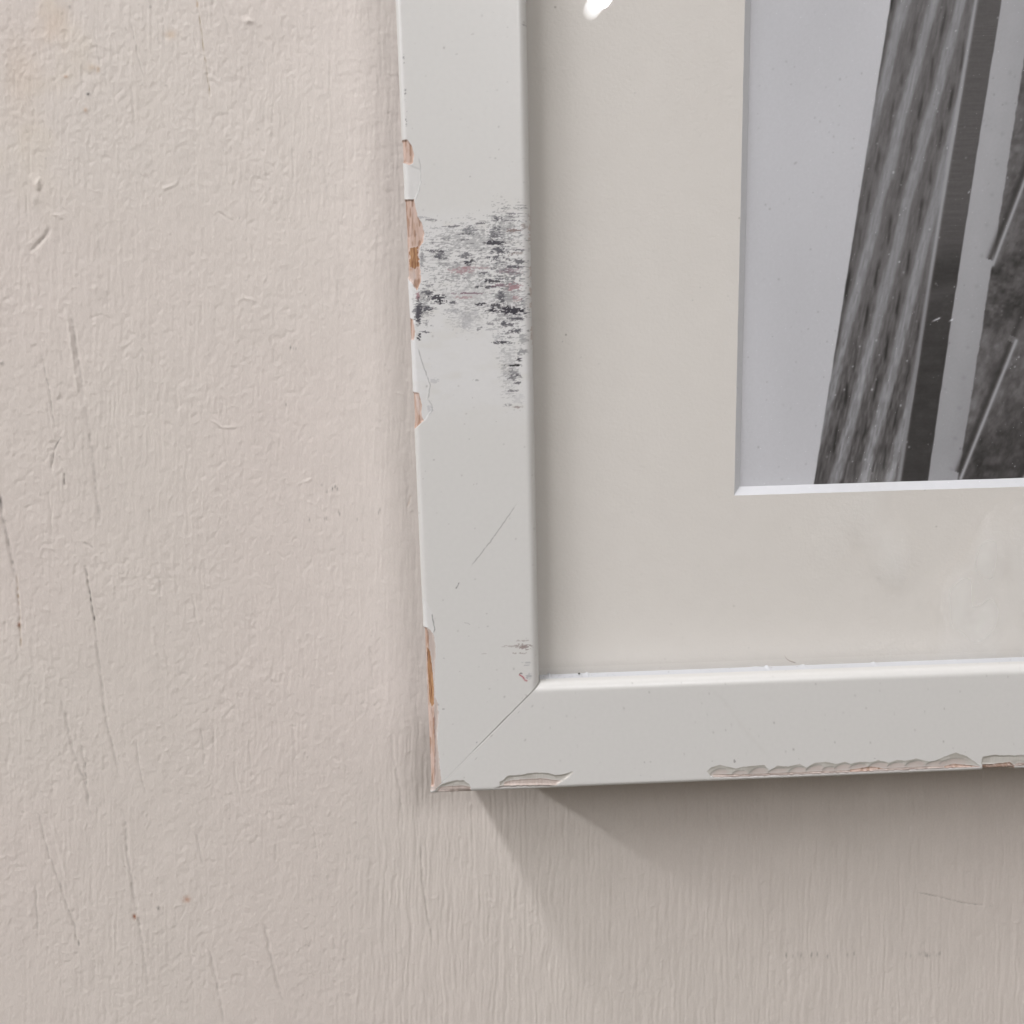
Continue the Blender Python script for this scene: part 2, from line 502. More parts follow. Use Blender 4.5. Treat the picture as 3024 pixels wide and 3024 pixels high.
def author(S, left):
    U, V = S.U, S.V
    if left:
        # area rubbed back to a paler coat
        m = local(U, V, (1150, 560, 1600, 1300), 60)
        u, v = U[m], V[m]
        env = sstep(590, 680, v) * sstep(1300, 1120, v) + 0.0
        S.mix(m, 0.5 * env * sstep(-0.6, 0.2, fbm(u / 70, v / 30, 95, 3) + 0.25), PRIMER * 1.0, 0.45)
        DK = col(76, 74, 82); DK2 = col(54, 51, 60); BR = col(120, 98, 92); RD = col(160, 116, 122); GY = col(140, 140, 146); PU = col(120, 84, 100)
        # faint streaking over the whole patch
        for (cx, cy, rx, ry, a) in [(1395, 715, 160, 70, .38), (1490, 680, 75, 85, .45), (1300, 760, 70, 60, .22), (1400, 870, 150, 70, .26), (1500, 880, 60, 130, .5),
                                    (1250, 900, 35, 70, .55), (1500, 800, 70, 60, .5), (1380, 935, 70, 50, .22), (1370, 800, 130, 60, .38), (1505, 1080, 35, 120, .30)]:
            S.scuff(cx, cy, rx, ry, a * 1.05, GY * 0.48, 15, 1.9, 101, 0.18)
        spots1 = [(930, 1065, 85, 45, .75, GY * .55), (860, 1100, 70, 10, .8, DK), (770, 1025, 105, 9, .8, DK), (1030, 995, 60, 9, .8, DK), (1190, 955, 50, 32, .85, DK),
                  (1170, 1040, 50, 22, .85, DK), (1165, 1110, 65, 42, .75, DK), (1165, 1180, 95, 24, .95, DK2), (1200, 1255, 70, 42, .9, DK), (1160, 1320, 70, 22, .85, DK),
                  (880, 1305, 55, 38, .8, DK), (920, 1365, 65, 30, .95, DK2), (600, 1258, 80, 14, .8, DK), (640, 1300, 50, 38, .8, DK), (660, 1325, 60, 14, .7, DK), (870, 1155, 60, 11, .7, DK),
                  (1340, 1065, 75, 20, .8, BR), (1440, 1030, 40, 30, .6, BR), (1390, 1355, 75, 26, .85, DK), (1350, 1410, 95, 15, .85, DK), (1060, 1470, 70, 13, .85, DK), (1125, 1545, 90, 18, .95, DK2),
                  (1080, 1602, 130, 14, .9, DK2), (1200, 1585, 70, 18, .7, PU), (1350, 1600, 80, 38, .75, RD), (850, 1445, 120, 36, .6, RD), (1000, 1420, 130, 12, .5, RD), (1300, 1450, 120, 30, .5, PU),
                  (510, 1655, 70, 24, .9, DK), (600, 1700, 110, 30, .95, DK2), (640, 1745, 70, 22, .95, DK2), (430, 1690, 24, 42, .8, RD), (440, 1800, 45, 90, .85, DK), (520, 1810, 80, 22, .85, DK),
                  (770, 1750, 34, 13, .85, DK), (1030, 1765, 65, 16, .95, DK2), (900, 1662, 190, 10, .8, PU), (880, 1700, 90, 16, .6, RD), (1225, 1690, 34, 80, .85, DK), (1190, 1780, 70, 34, .9, DK2),
                  (1330, 1835, 150, 46, 1, DK2), (1140, 1828, 60, 16, .95, DK2), (1370, 1905, 110, 20, .75, DK), (1370, 1712, 60, 26, .55, RD), (430, 1900, 34, 50, .85, DK), (1385, 1250, 60, 8, .8, DK),
                  (1350, 1285, 90, 20, .55, BR), (1340, 905, 90, 8, .7, DK), (1330, 935, 100, 7, .7, DK), (1320, 968, 100, 6, .75, DK), (1390, 850, 70, 8, .7, DK), (1260, 850, 60, 6, .6, DK), (1410, 825, 50, 6, .65, DK),
                  (1400, 795, 50, 4, .4, DK), (700, 1130, 60, 30, .45, DK), (470, 940, 70, 12, .5, GY), (570, 965, 70, 14, .6, DK), (540, 1590, 40, 28, .6, DK), (870, 1520, 40, 10, .6, DK), (1020, 1255, 45, 6, .6, DK),
                  (470, 1330, 26, 90, .55, DK), (600, 1180, 60, 8, .55, DK), (930, 1190, 50, 6, .6, DK), (1440, 1760, 30, 90, .4, DK)]
        for (a, b, rx, ry, al, c) in spots1:
            x, y = Z1(a, b, 1100, 350); S.scuff(x, y, rx / 3.22, ry / 3.22, al, c, 11, 2.6, 104)
        spots2 = [(440, 60, 60, 50, .9, DK), (430, 150, 30, 44, .85, DK), (445, 300, 24, 38, .95, DK2), (510, 260, 45, 12, .85, DK), (540, 30, 60, 26, .8, DK), (1130, 60, 50, 16, .9, DK2), (1330, 50, 140, 44, 1, DK2),
                  (1250, 180, 32, 28, .9, DK), (1310, 190, 50, 16, .85, DK), (1370, 250, 100, 20, .9, DK), (1380, 132, 100, 9, .85, DK), (1235, 356, 100, 16, .95, DK2), (1180, 310, 40, 40, .4, GY), (1390, 520, 30, 26, .95, DK2),
                  (1345, 576, 90, 13, 1, col(30, 28, 30)), (1350, 640, 60, 44, .6, DK), (1335, 690, 75, 28, .7, DK), (1380, 742, 40, 18, .85, DK), (1330, 820, 70, 12, .7, DK), (1320, 950, 70, 12, .5, DK), (1380, 972, 60, 12, .6, BR),
                  (890, 160, 70, 90, .35, GY), (1015, 230, 36, 22, .7, DK), (1120, 180, 60, 14, .6, DK), (760, 60, 80, 22, .4, GY), (1425, 450, 50, 34, .6, DK), (1430, 330, 50, 60, .45, DK), (980, 60, 40, 50, .3, GY), (980, 720, 26, 12, .4, DK),
                  (590, 720, 40, 22, .3, GY), (550, 960, 30, 60, .35, GY), (1380, 900, 60, 60, .2, GY), (1120, 235, 60, 10, .5, GY), (1250, 640, 24, 70, .3, GY)]
        for (a, b, rx, ry, al, c) in spots2:
            x, y = Z1(a, b, 1100, 900); S.scuff(x, y, rx / 3.22, ry / 3.22, al, c, 11, 2.6, 104)
        # chips along the outer edge
        S.chip(P1([(290, 400), (385, 450), (458, 480), (462, 600), (440, 700), (400, 775), (310, 765), (270, 600)]), 0.10, 'primer', 1.2)
        S.line(P1([(440, 350), (458, 480), (462, 600), (440, 700), (405, 785)]), 1.5, 0.30)
        S.chip(P1([(240, 205), (330, 200), (375, 260), (397, 350), (385, 425), (350, 440), (240, 400)]), 0.34, 'wood', 1.0)
        S.chip(P1([(240, 765), (395, 768), (412, 850), (430, 930), (470, 1000), (492, 1090), (480, 1180), (450, 1220), (440, 1300), (450, 1400), (462, 1500), (460, 1560), (425, 1640), (395, 1600), (350, 1540), (250, 1400), (240, 1000)]), 0.42, 'wood', 2.0)
        S.chip(P1([(340, 1230), (430, 1220), (440, 1400), (400, 1420), (350, 1400)]), 0.46, 'brown', 7.0)
        S.chip(P1([(340, 1455), (385, 1450), (410, 1500), (375, 1560), (415, 1640), (405, 1932), (330, 1932)]), 0.12, 'primer', 1.5)
        S.chip(P2([(340, 120), (385, 140), (404, 250), (396, 335), (350, 340)]), 0.30, 'wood', 0.8)
        S.chip(P2([(330, 350), (395, 330), (430, 410), (465, 520), (520, 680), (550, 770), (525, 900), (570, 1000), (505, 1100), (470, 1110), (380, 900), (360, 600)]), 0.09, 'primer', 1.5)
        S.line(P2([(425, 400), (445, 460), (465, 520), (490, 600), (520, 680), (550, 770), (540, 830), (525, 900), (530, 910)]), 1.6, 0.5)
        S.line(P2([(525, 900), (560, 950), (572, 1000), (530, 1060)]), 1.6, 0.35)
        S.chip(P2([(350, 820), (440, 838), (470, 950), (465, 1050), (488, 1100), (430, 1152), (400, 1180), (350, 1000)]), 0.36, 'wood', 1.2)
        S.chip(P2([(412, 870), (440, 880), (452, 960), (440, 1040), (420, 1000)]), 0.30, 'primer', 1.2)
        S.chip(P3([(280, 150), (330, 60), (405, 190), (422, 290), (432, 350), (410, 388), (370, 350), (320, 300)]), 0.09, 'primer', 1.0)
        S.line(P3([(405, 200), (412, 250), (424, 300), (432, 350), (414, 388)]), 1.7, 0.75)
        S.chip(P3([(280, 320), (350, 330), (380, 345), (412, 388), (425, 420), (440, 560), (430, 800), (440, 1000), (460, 1060), (470, 1200), (455, 1400), (480, 1650), (495, 1835), (430, 1880), (280, 1900)]), 0.20, 'pink', 2.5)
        S.chip(P3([(300, 330), (352, 335), (372, 420), (378, 520), (400, 640), (412, 780), (420, 930), (428, 1060), (424, 1200), (430, 1400), (428, 1600), (425, 1850), (300, 1860)]), 0.55, 'wood', 1.6)
        S.chip(P3([(345, 520), (385, 560), (408, 720), (420, 900), (424, 1060), (405, 1100), (370, 1040), (355, 800)]), 0.62, 'brown', 1.4)
        S.line(P3([(366, 350), (372, 450), (374, 560), (388, 700)]), 1.8, 0.8, WOODD * .7, 0.1)
        S.line(P3([(352, 560), (354, 660)]), 2.0, 0.9, WOODD * .6, 0.1)
        S.line(P3([(424, 1100), (432, 1300), (436, 1500), (432, 1700), (424, 1850)]), 2.2, 0.6, col(140, 100, 86), 0.1)
        S.line(P3([(505, 1105), (470, 1180), (455, 1300), (455, 1420)]), 2.0, 0.5, col(225, 223, 220))
        S.line(P3([(505, 1106), (528, 1106)]), 1.4, 0.6)
        # other marks on the upright
        for v0, ln, a in [(175, 20, .45), (280, 30, .5), (350, 44, .75)]:
            S.scuff(1192 + (v0 - 175) * 0.045, v0, 3.4, ln * 0.6, a, DK, 6, 12, 120)
        S.scuff(1544, 71, 13, 3.5, .55, DK, 14, 5, 121)
        S.line([(1526, 1487), (1480, 1555), (1440, 1610), (1388, 1677)], 1.5, 0.48, rag=0.8)
        S.line([(1357, 1720), (1345, 1738)], 1.7, 0.8)
        for (a, b, rx, ry, al, c) in [(1280, 515, 70, 30, .75, col(130, 110, 106)), (1180, 510, 110, 10, .5, col(140, 124, 118)), (1270, 458, 60, 10, .4, BR), (1240, 575, 100, 8, .5, BR), (890, 580, 50, 5, .3, BR),
                                      (1300, 665, 50, 8, .4, GY), (1300, 690, 40, 6, .4, GY), (1325, 790, 26, 30, .5, GY), (1300, 1000, 36, 26, .3, PU), (950, 676, 12, 5, .6, DK), (515, 625, 16, 5, .4, DK), (828, 1425, 8, 10, .5, DK)]:
            x, y = Z1(a, b, 1150, 1750); S.scuff(x, y, rx / 3.22, ry / 3.22, al, c, 9, 2.4, 125)
        S.line(P3([(1232, 765), (1240, 785), (1270, 805), (1290, 835), (1318, 842)]), 2.2, 0.95, col(170, 30, 60), rag=0.3)
        S.line(P3([(1232, 775), (1250, 762), (1268, 775)]), 1.6, 0.85, col(60, 40, 40), rag=0.2)
        S.line(P3([(708, 285), (745, 292), (765, 312)]), 1.2, 0.35)
        # worn inner arris
        for vv, ln in [(640, 14), (670, 14), (700, 18), (800, 26), (860, 14), (895, 14), (985, 40)]:
            S.scuff(1566 + (vv - 640) * 0.018, vv, 6, ln, .55, WOODP * .8, 5, 6, 126)
    else:
        S.chip(P3([(440, 1900), (430, 1850), (500, 1822), (560, 1800), (640, 1780), (712, 1785), (760, 1820), (782, 1900)]), 0.22, 'grey', 1.5, soft=8)
        S.chip(P3([(450, 1900), (470, 1850), (560, 1840), (700, 1838), (770, 1850), (780, 1900)]), 0.36, 'pink', 1.5)
        S.chip(P3([(1040, 1800), (1080, 1780), (1130, 1740), (1250, 1730), (1400, 1710), (1500, 1714), (1580, 1735), (1680, 1720), (1760, 1692), (1700, 1762), (1640, 1805), (1585, 1838), (1300, 1836), (1090, 1842), (1050, 1842)]), 0.24, 'grey', 1.6, soft=7)
        S.chip(P3([(1090, 1800), (1180, 1785), (1320, 1775), (1460, 1768), (1590, 1785), (1640, 1790), (1585, 1834), (1300, 1832), (1085, 1838)]), 0.38, 'pink', 1.4)
        S.line(P3([(1000, 1862), (1085, 1845), (1300, 1842), (1580, 1842)]), 2.0, 0.85, col(90, 66, 54), 0.25, rag=0.2)
        S.line(P3([(1585, 1832), (1650, 1790), (1720, 1735), (1755, 1700)]), 2.0, 0.7, col(232, 228, 222), rag=0.2)
        top = [(245, 680), (275, 655), (320, 645), (400, 665), (440, 655), (500, 650), (555, 645), (578, 680), (620, 650), (680, 655), (740, 640), (775, 660), (820, 635), (880, 630), (935, 640),
               (980, 628), (1010, 640), (1060, 628), (1110, 632), (1160, 620), (1215, 635), (1260, 618), (1300, 625), (1360, 612), (1415, 625), (1450, 628), (1510, 600), (1570, 580), (1630, 600), (1700, 650)]
        bot = [(1700, 656), (1400, 668), (1100, 682), (800, 694), (500, 706), (280, 714)]
        S.chip(P4(top + bot), 0.10, 'grey', 1.2, soft=6)
        # scalloped bites of a blade
        p = np.array(P4(top)); m = local(U, V, (p[:, 0].min(), p[:, 1].min(), p[:, 0].max(), p[:, 1].max() + 20), 8)
        if m.any():
            u, v = U[m], V[m]
            for (a, b, rx, ry) in [(320, 690, 55, 34), (425, 690, 45, 24), (530, 690, 62, 42), (630, 685, 62, 34), (735, 680, 55, 34), (830, 672, 58, 36), (900, 672, 45, 26), (975, 664, 52, 34),
                                   (1060, 662, 60, 32), (1165, 655, 62, 34), (1260, 652, 56, 30), (1360, 648, 62, 34), (1470, 645, 62, 30), (1570, 640, 90, 40)]:
                x, y = Z1(a, b, 1950, 1900, 1.799); rx /= 1.799; ry /= 1.799
                q = ((u - x - 0.35 * (y - v)) / rx) ** 2 + ((v - y - 4) / ry) ** 2
                k = sstep(1.0, 0.86, q + 0.12 * fbm(u / 7, v / 7, 131, 2)) * (v < y + 9)
                d = 0.34 * np.clip(1 - q, 0, 1) ** 0.5 * (0.55 + 0.45 * np.clip((x - u) / rx + 0.6, 0, 1))
                S.dep[m] = np.maximum(S.dep[m], d * k)
                S.mix(m, k * sstep(1.05, 0.25, q + 0.25 * vn(u / 6, v / 5, 132)) * 0.75, col(203, 190, 184))
                S.mix(m, np.exp(-((q - 0.88) / 0.13) ** 2) * (u < x + 0.5 * rx) * (v < y + 2) * 0.55, col(148, 145, 139))
        S.chip(P4([(285, 712), (280, 696), (500, 694), (800, 682), (1100, 670), (1400, 655), (1600, 648), (1695, 652), (1400, 668), (1100, 682), (800, 694), (500, 706)]), 0.40, 'pink', 0.8)
        S.chip(P4([(1010, 672), (1120, 655), (1200, 668), (1100, 680), (1010, 684)]), 0.44, 'wood', 1.0)
        S.chip(P4([(1510, 655), (1560, 640), (1660, 650), (1700, 657), (1520, 664)]), 0.44, 'wood', 1.0)
        S.line(P4([(262, 690), (280, 712), (500, 707), (800, 695), (1100, 683), (1400, 669), (1700, 657)]), 1.7, 0.8, col(100, 76, 64), 0.25, rag=0.2)
        S.chip(P4([(1705, 640), (1712, 600), (1780, 592), (1880, 594), (2100, 586), (2300, 560), (2310, 640), (2000, 655), (1870, 655), (1800, 652)]), 0.22, 'grey', 1.6, soft=7)
        S.chip(P4([(1705, 690), (1712, 645), (1780, 640), (1860, 632), (1885, 650), (1880, 690)]), 0.55, 'wood', 1.4)
        S.chip(P4([(1870, 652), (1900, 636), (2100, 630), (2300, 600), (2300, 636), (2000, 650)]), 0.34, 'pink', 1.4)
        S.line(P4([(1870, 652), (2000, 646), (2300, 634)]), 1.7, 0.8, col(100, 76, 64), 0.25, rag=0.2)
        S.line([(2090, 2030), (2135, 2065), (2180, 2130), (2220, 2180), (2270, 2235)], 6.0, 0.10, col(190, 186, 178))
        S.scuff(2170, 2248, 3, 6, .5, col(90, 86, 82), 6, 6, 140)
    # tiny dirt and grain
    rs = np.random.RandomState(21 if left else 22)
    for k in range(170 if left else 130):
        u0, v0 = (rs.uniform(1190, 1585), rs.uniform(0, 2300)) if left else (rs.uniform(1350, 3024), rs.uniform(1950, 2300))
        r = rs.uniform(1.2, 3.2)
        m = local(U, V, (u0, v0, u0, v0), 8)
        if m.any():
            k2 = np.exp(-(((U[m] - u0) / r) ** 2 + ((V[m] - v0) / (r * rs.uniform(0.5, 1.3))) ** 2))
            S.mix(m, k2 * rs.uniform(0.08, 0.45), col(110, 104, 100))


def build_rail(which):
    """which: 0 left, 1 bottom (both in the photo, finely built), 2 right, 3 top"""
    fine = which < 2
    L = OUT_H if which in (0, 2) else OUT_W
    if which == 0:
        face = np.r_[np.linspace(R_OUT, 3.2, 26), np.arange(3.32, W - R_IN, 0.125), W - R_IN]
        t = np.r_[np.linspace(0, 22, 210), np.arange(22.1, 145, 0.105), np.linspace(146, L, 30)]
        prof = profile(12, face, 10)
    elif which == 1:
        face = np.r_[np.linspace(R_OUT, 4.6, 44), np.linspace(4.8, W - R_IN, 40)]
        t = np.r_[np.linspace(0, 22, 210), np.arange(22.1, 130, 0.105), np.linspace(131, L, 24)]
        prof = profile(12, face, 10)
    else:
        prof = profile(6, np.linspace(R_OUT, W - R_IN, 4), 6); t = np.r_[np.linspace(0, 22, 6), np.linspace(30, L, 8)]
    t = np.unique(t)
    s, y, ns, ny, reg = prof.T
    T, Sx = np.meshgrid(t, s, indexing='ij'); Yp = np.broadcast_to(y, T.shape).copy()
    NS = np.broadcast_to(ns, T.shape); NY = np.broadcast_to(ny, T.shape); RG = np.broadcast_to(reg, T.shape)
    gap = 0.03 + 0.15 * sstep(5, 13, Sx) + 0.03 * vn(Sx / 0.7, 0 * Sx + 3, 140 + which) + 0.06 * sstep(17, 20, Sx)
    gap = np.maximum(gap, 0.012)
    near = Sx + gap; A = np.where(T < 22, near + (22 - near) * T / 22.0, T)
    e = 22.0; tt = L - A
    A = np.where(T > L - e, L - (Sx + 0.02 + (e - Sx - 0.02) * (L - T) / e), A)
    if which == 0: X, Z = Sx, A
    elif which == 1: X, Z = A, Sx
    elif which == 2: X, Z = OUT_W - Sx, A
    else: X, Z = A, OUT_H - Sx
    if fine:
        U, V = uv_of(X, np.minimum(Yp, 1.2) * 0.5, Z)
        # wrapping marks a little round the arris
        S = Surf(U, V); author(S, which == 0)
        C = S.C; dep = S.dep * (0.55 if which == 0 else 0.62)
        back = Yp > 2.3                       # the losses stop short of the wall side
        C[back, :3] = col(208, 210, 214); C[back, 3] = 0.4
        lip = (RG == 0) | ((RG == 1) & (NY > -0.45))
        if which == 1:      # thin coat left standing under the losses
            k = sstep(0.05, 0.12, dep) * (Yp > 0.62) * (Yp < 1.7)
            C[..., :3] = C[..., :3] * (1 - k[..., None]) + col(232, 226, 216) * k[..., None]
            hole = (U > 2905) & (U < 2985)
            dep = np.where((Yp > 0.62) & ~hole, dep * 0.12, dep)
        else:
            k = sstep(0.3, 0.5, dep) * (Yp > 0.95) * (V > 1900)
            C[..., :3] = C[..., :3] * (1 - k[..., None]) + col(226, 214, 202) * k[..., None]
        dep = dep * (Yp < 4)
        # soft unevenness of the sprayed coat
        und = 0.010 * fbm(X / 9.0, Z / 9.0, 150 + which, 2)
        Xn, Zn = (NS * 1.0, 0) if which == 0 else (0, NS * 1.0)
        X = X - dep * Xn * 0.9 + und * Xn; Z = Z - dep * Zn * 0.9 + und * Zn
        Yf = Yp - NY * dep + und * NY
        # specks of paint hanging over the glass line on the lower rail
        if which == 1:
            bump = np.zeros_like(X)
            for (uu, w_, hh) in [(1624, 4, .32), (1736, 4, .22), (2272, 6, .28), (2380, 7, .18), (2590, 6, .15), (2240, 14, .10), (2830, 4, .08)]:
                bx, bz = hit(uu, 1990, 3.0)
                bump = np.maximum(bump, hh * np.exp(-((X - bx) / (w_ * 0.055)) ** 2))
            Z = Z + bump * (RG == 4) * sstep(2.0, GLASS_Y, Yp)
    else:
        C = np.empty(X.shape + (4,)); C[..., :3] = PAINT; C[..., 3] = 0.36; Yf = Yp
    P = np.stack([X, Yf, Z], -1)
    # close the ends: fold the first and last rows straight back so the mitre reads as a dark cut
    def fold(row, sign):
        q = row.copy(); q[:, 1] = np.maximum(q[:, 1] + 6.0, 6.0); q[:, 1] = np.minimum(q[:, 1], FRAME_DEPTH)
        return q
    P = np.concatenate([fold(P[0], 1)[None], P, fold(P[-1], 1)[None]], 0)
    cc = C.copy(); e0 = cc[:1].copy(); e0[..., :3] = WOODD * 0.12; e1 = cc[-1:].copy(); e1[..., :3] = WOODD * 0.12
    C = np.concatenate([e0, C, e1], 0)
    if which in (0, 3):
        pass
    if which in (1, 2):
        P = P[::-1]; C = C[::-1]
    me = grid_mesh('rail', P, None, C)
    return me


rail_mat = attr_material('rail_paint', 0.36, 0.5, 0.8, 0.10, 0.02, alpha_gloss=True, tint=0.012)
labels = ['upright rail with dark scuffs and chipped outer edge', 'lower rail with a scalloped row of chips along its bottom edge', None, None]
for w in range(4):
    link('rail', build_rail(w), rail_mat.m, frame, label=labels[w])

# --- passe-partout with bevelled window
MAT_Y = GLASS_Y + 2.0
MT = 1.4
A0, B0 = 55.94, 51.56            # window edge at the level of the mat's face
ROT = -0.00128
A1, B1 = OUT_W - A0, OUT_H - B0 + 6


def win(x, z, y):
    return (x + ROT * (z - 60), y, z - ROT * (x - 60))


def wobble_edge(n, fixed, lo, hi, horizontal, seed):
    pts = []
    for q in np.linspace(lo, hi, n):
        w_ = 0.05 * float(fbm(np.array([q / 3.0]), np.array([seed * 3.3]), seed, 3))
        pts.append((q, fixed + w_) if horizontal else (fixed + w_, q))
    return pts


def build_mat():
    n = 220
    outer = [(12, 12), (OUT_W - 12, 12), (OUT_W - 12, OUT_H - 12), (12, OUT_H - 12)]
    b = wobble_edge(n, B0, A0, A1, True, 160); r = wobble_edge(n, A1, B0, B1, False, 161)
    t_ = wobble_edge(n, B1, A1, A0, True, 162); l = wobble_edge(n, A0, B1, B0, False, 163)
    ring = b[:-1] + r[:-1] + t_[:-1] + l[:-1]
    verts = [(x, MAT_Y, z) for x, z in outer]; faces = []
    k0 = len(verts); verts += [win(x, z, MAT_Y) for x, z in ring]
    m = n - 1
    for sidx in range(4):
        a = k0 + sidx * m
        o0, o1 = sidx, (sidx + 1) % 4
        mid = list(range(a, a + m + 1)); mid[-1] = k0 + ((sidx + 1) * m) % (4 * m)
        faces.append([o0, o1] + mid[::-1])
    me = poly_mesh('mat', verts, faces)
    n_ = N('mat_board')
    tc = n_.new('ShaderNodeTexCoord')
    nz = n_.new('ShaderNodeTexNoise'); nz.inputs['Scale'].default_value = 1900; nz.inputs['Detail'].default_value = 5
    n_.l(tc.outputs['Object'], nz.inputs['Vector'])
    bm = n_.new('ShaderNodeBump'); bm.inputs['Strength'].default_value = 0.7; bm.inputs['Distance'].default_value = 0.00009
    n_.l(nz.outputs['Fac'], bm.inputs['Height']); n_.l(bm.outputs['Normal'], n_.b.inputs['Normal'])
    n2 = n_.new('ShaderNodeTexNoise'); n2.inputs['Scale'].default_value = 260; n2.inputs['Detail'].default_value = 6
    n_.l(tc.outputs['Object'], n2.inputs['Vector'])
    cr = n_.new('ShaderNodeMixRGB')
    c0 = col(236, 231, 226); c1 = col(231, 226, 221)
    cr.inputs['Color1'].default_value = (*c0, 1); cr.inputs['Color2'].default_value = (*c1, 1)
    n_.l(n2.outputs['Fac'], cr.inputs['Fac'])
    # flecks in the paper
    vo = n_.new('ShaderNodeTexVoronoi'); vo.inputs['Scale'].default_value = 150
    n_.l(tc.outputs['Object'], vo.inputs['Vector'])
    fl = n_.new('ShaderNodeMapRange'); fl.inputs['From Min'].default_value = 0.016; fl.inputs['From Max'].default_value = 0.036
    fl.inputs['To Min'].default_value = 0.45; fl.inputs['To Max'].default_value = 0.0
    n_.l(vo.outputs['Distance'], fl.inputs['Value'])
    mx = n_.new('ShaderNodeMixRGB'); mx.inputs['Color2'].default_value = (*col(120, 110, 98), 1)
    n_.l(fl.outputs['Result'], mx.inputs['Fac']); n_.l(cr.outputs['Color'], mx.inputs['Color1']); n_.l(mx.outputs['Color'], n_.b.inputs['Base Color'])
    n_.b.inputs['Roughness'].default_value = 0.9; n_.b.inputs['Specular IOR Level'].default_value = 0.1
    mat_o = link('mat', me, n_.m, frame, label='cream card mat with a bevelled window')
    # bevel: white core
    verts = []; faces = []
    for (x, z) in ring: verts.append(win(x, z, MAT_Y))
    cx, cz = (A0 + A1) / 2, (B0 + B1) / 2
    for (x, z) in ring:
        ix = x + MT if x < A0 + 1 else (x - MT if x > A1 - 1 else min(max(x, A0 + MT), A1 - MT))
        iz = z + MT if z < B0 + 1 else (z - MT if z > B1 - 1 else min(max(z, B0 + MT), B1 - MT))
        verts.append(win(ix, iz, MAT_Y + MT))
    M = len(ring)
    for i in range(M):
        j = (i + 1) % M; faces.append([i, j, M + j, M + i])
    nb = N('mat_core'); 
    tc = nb.new('ShaderNodeTexCoord'); nz = nb.new('ShaderNodeTexNoise'); nz.inputs['Scale'].default_value = 700; nz.inputs['Detail'].default_value = 4
    nb.l(tc.outputs['Object'], nz.inputs['Vector'])
    rp = nb.new('ShaderNodeMixRGB'); rp.inputs['Color1'].default_value = (*col(226, 227, 232), 1); rp.inputs['Color2'].default_value = (*col(236, 236, 240), 1)
    nb.l(nz.outputs['Fac'], rp.inputs['Fac']); nb.l(rp.outputs['Color'], nb.b.inputs['Base Color']); nb.b.inputs['Roughness'].default_value = 0.9
    link('bevel', poly_mesh('bevel', verts, faces), nb.m, mat_o, label='white cut core around the mat window')


build_mat()


# --- the print
def band(V, pts):
    p = np.array(pts, float)
    c = np.polyfit(p[1:-1, 1], p[1:-1, 0], 2); q = np.clip(V, -900, 1700)
    return np.polyval(c, q) + np.polyval(np.polyder(c), q) * (V - q)


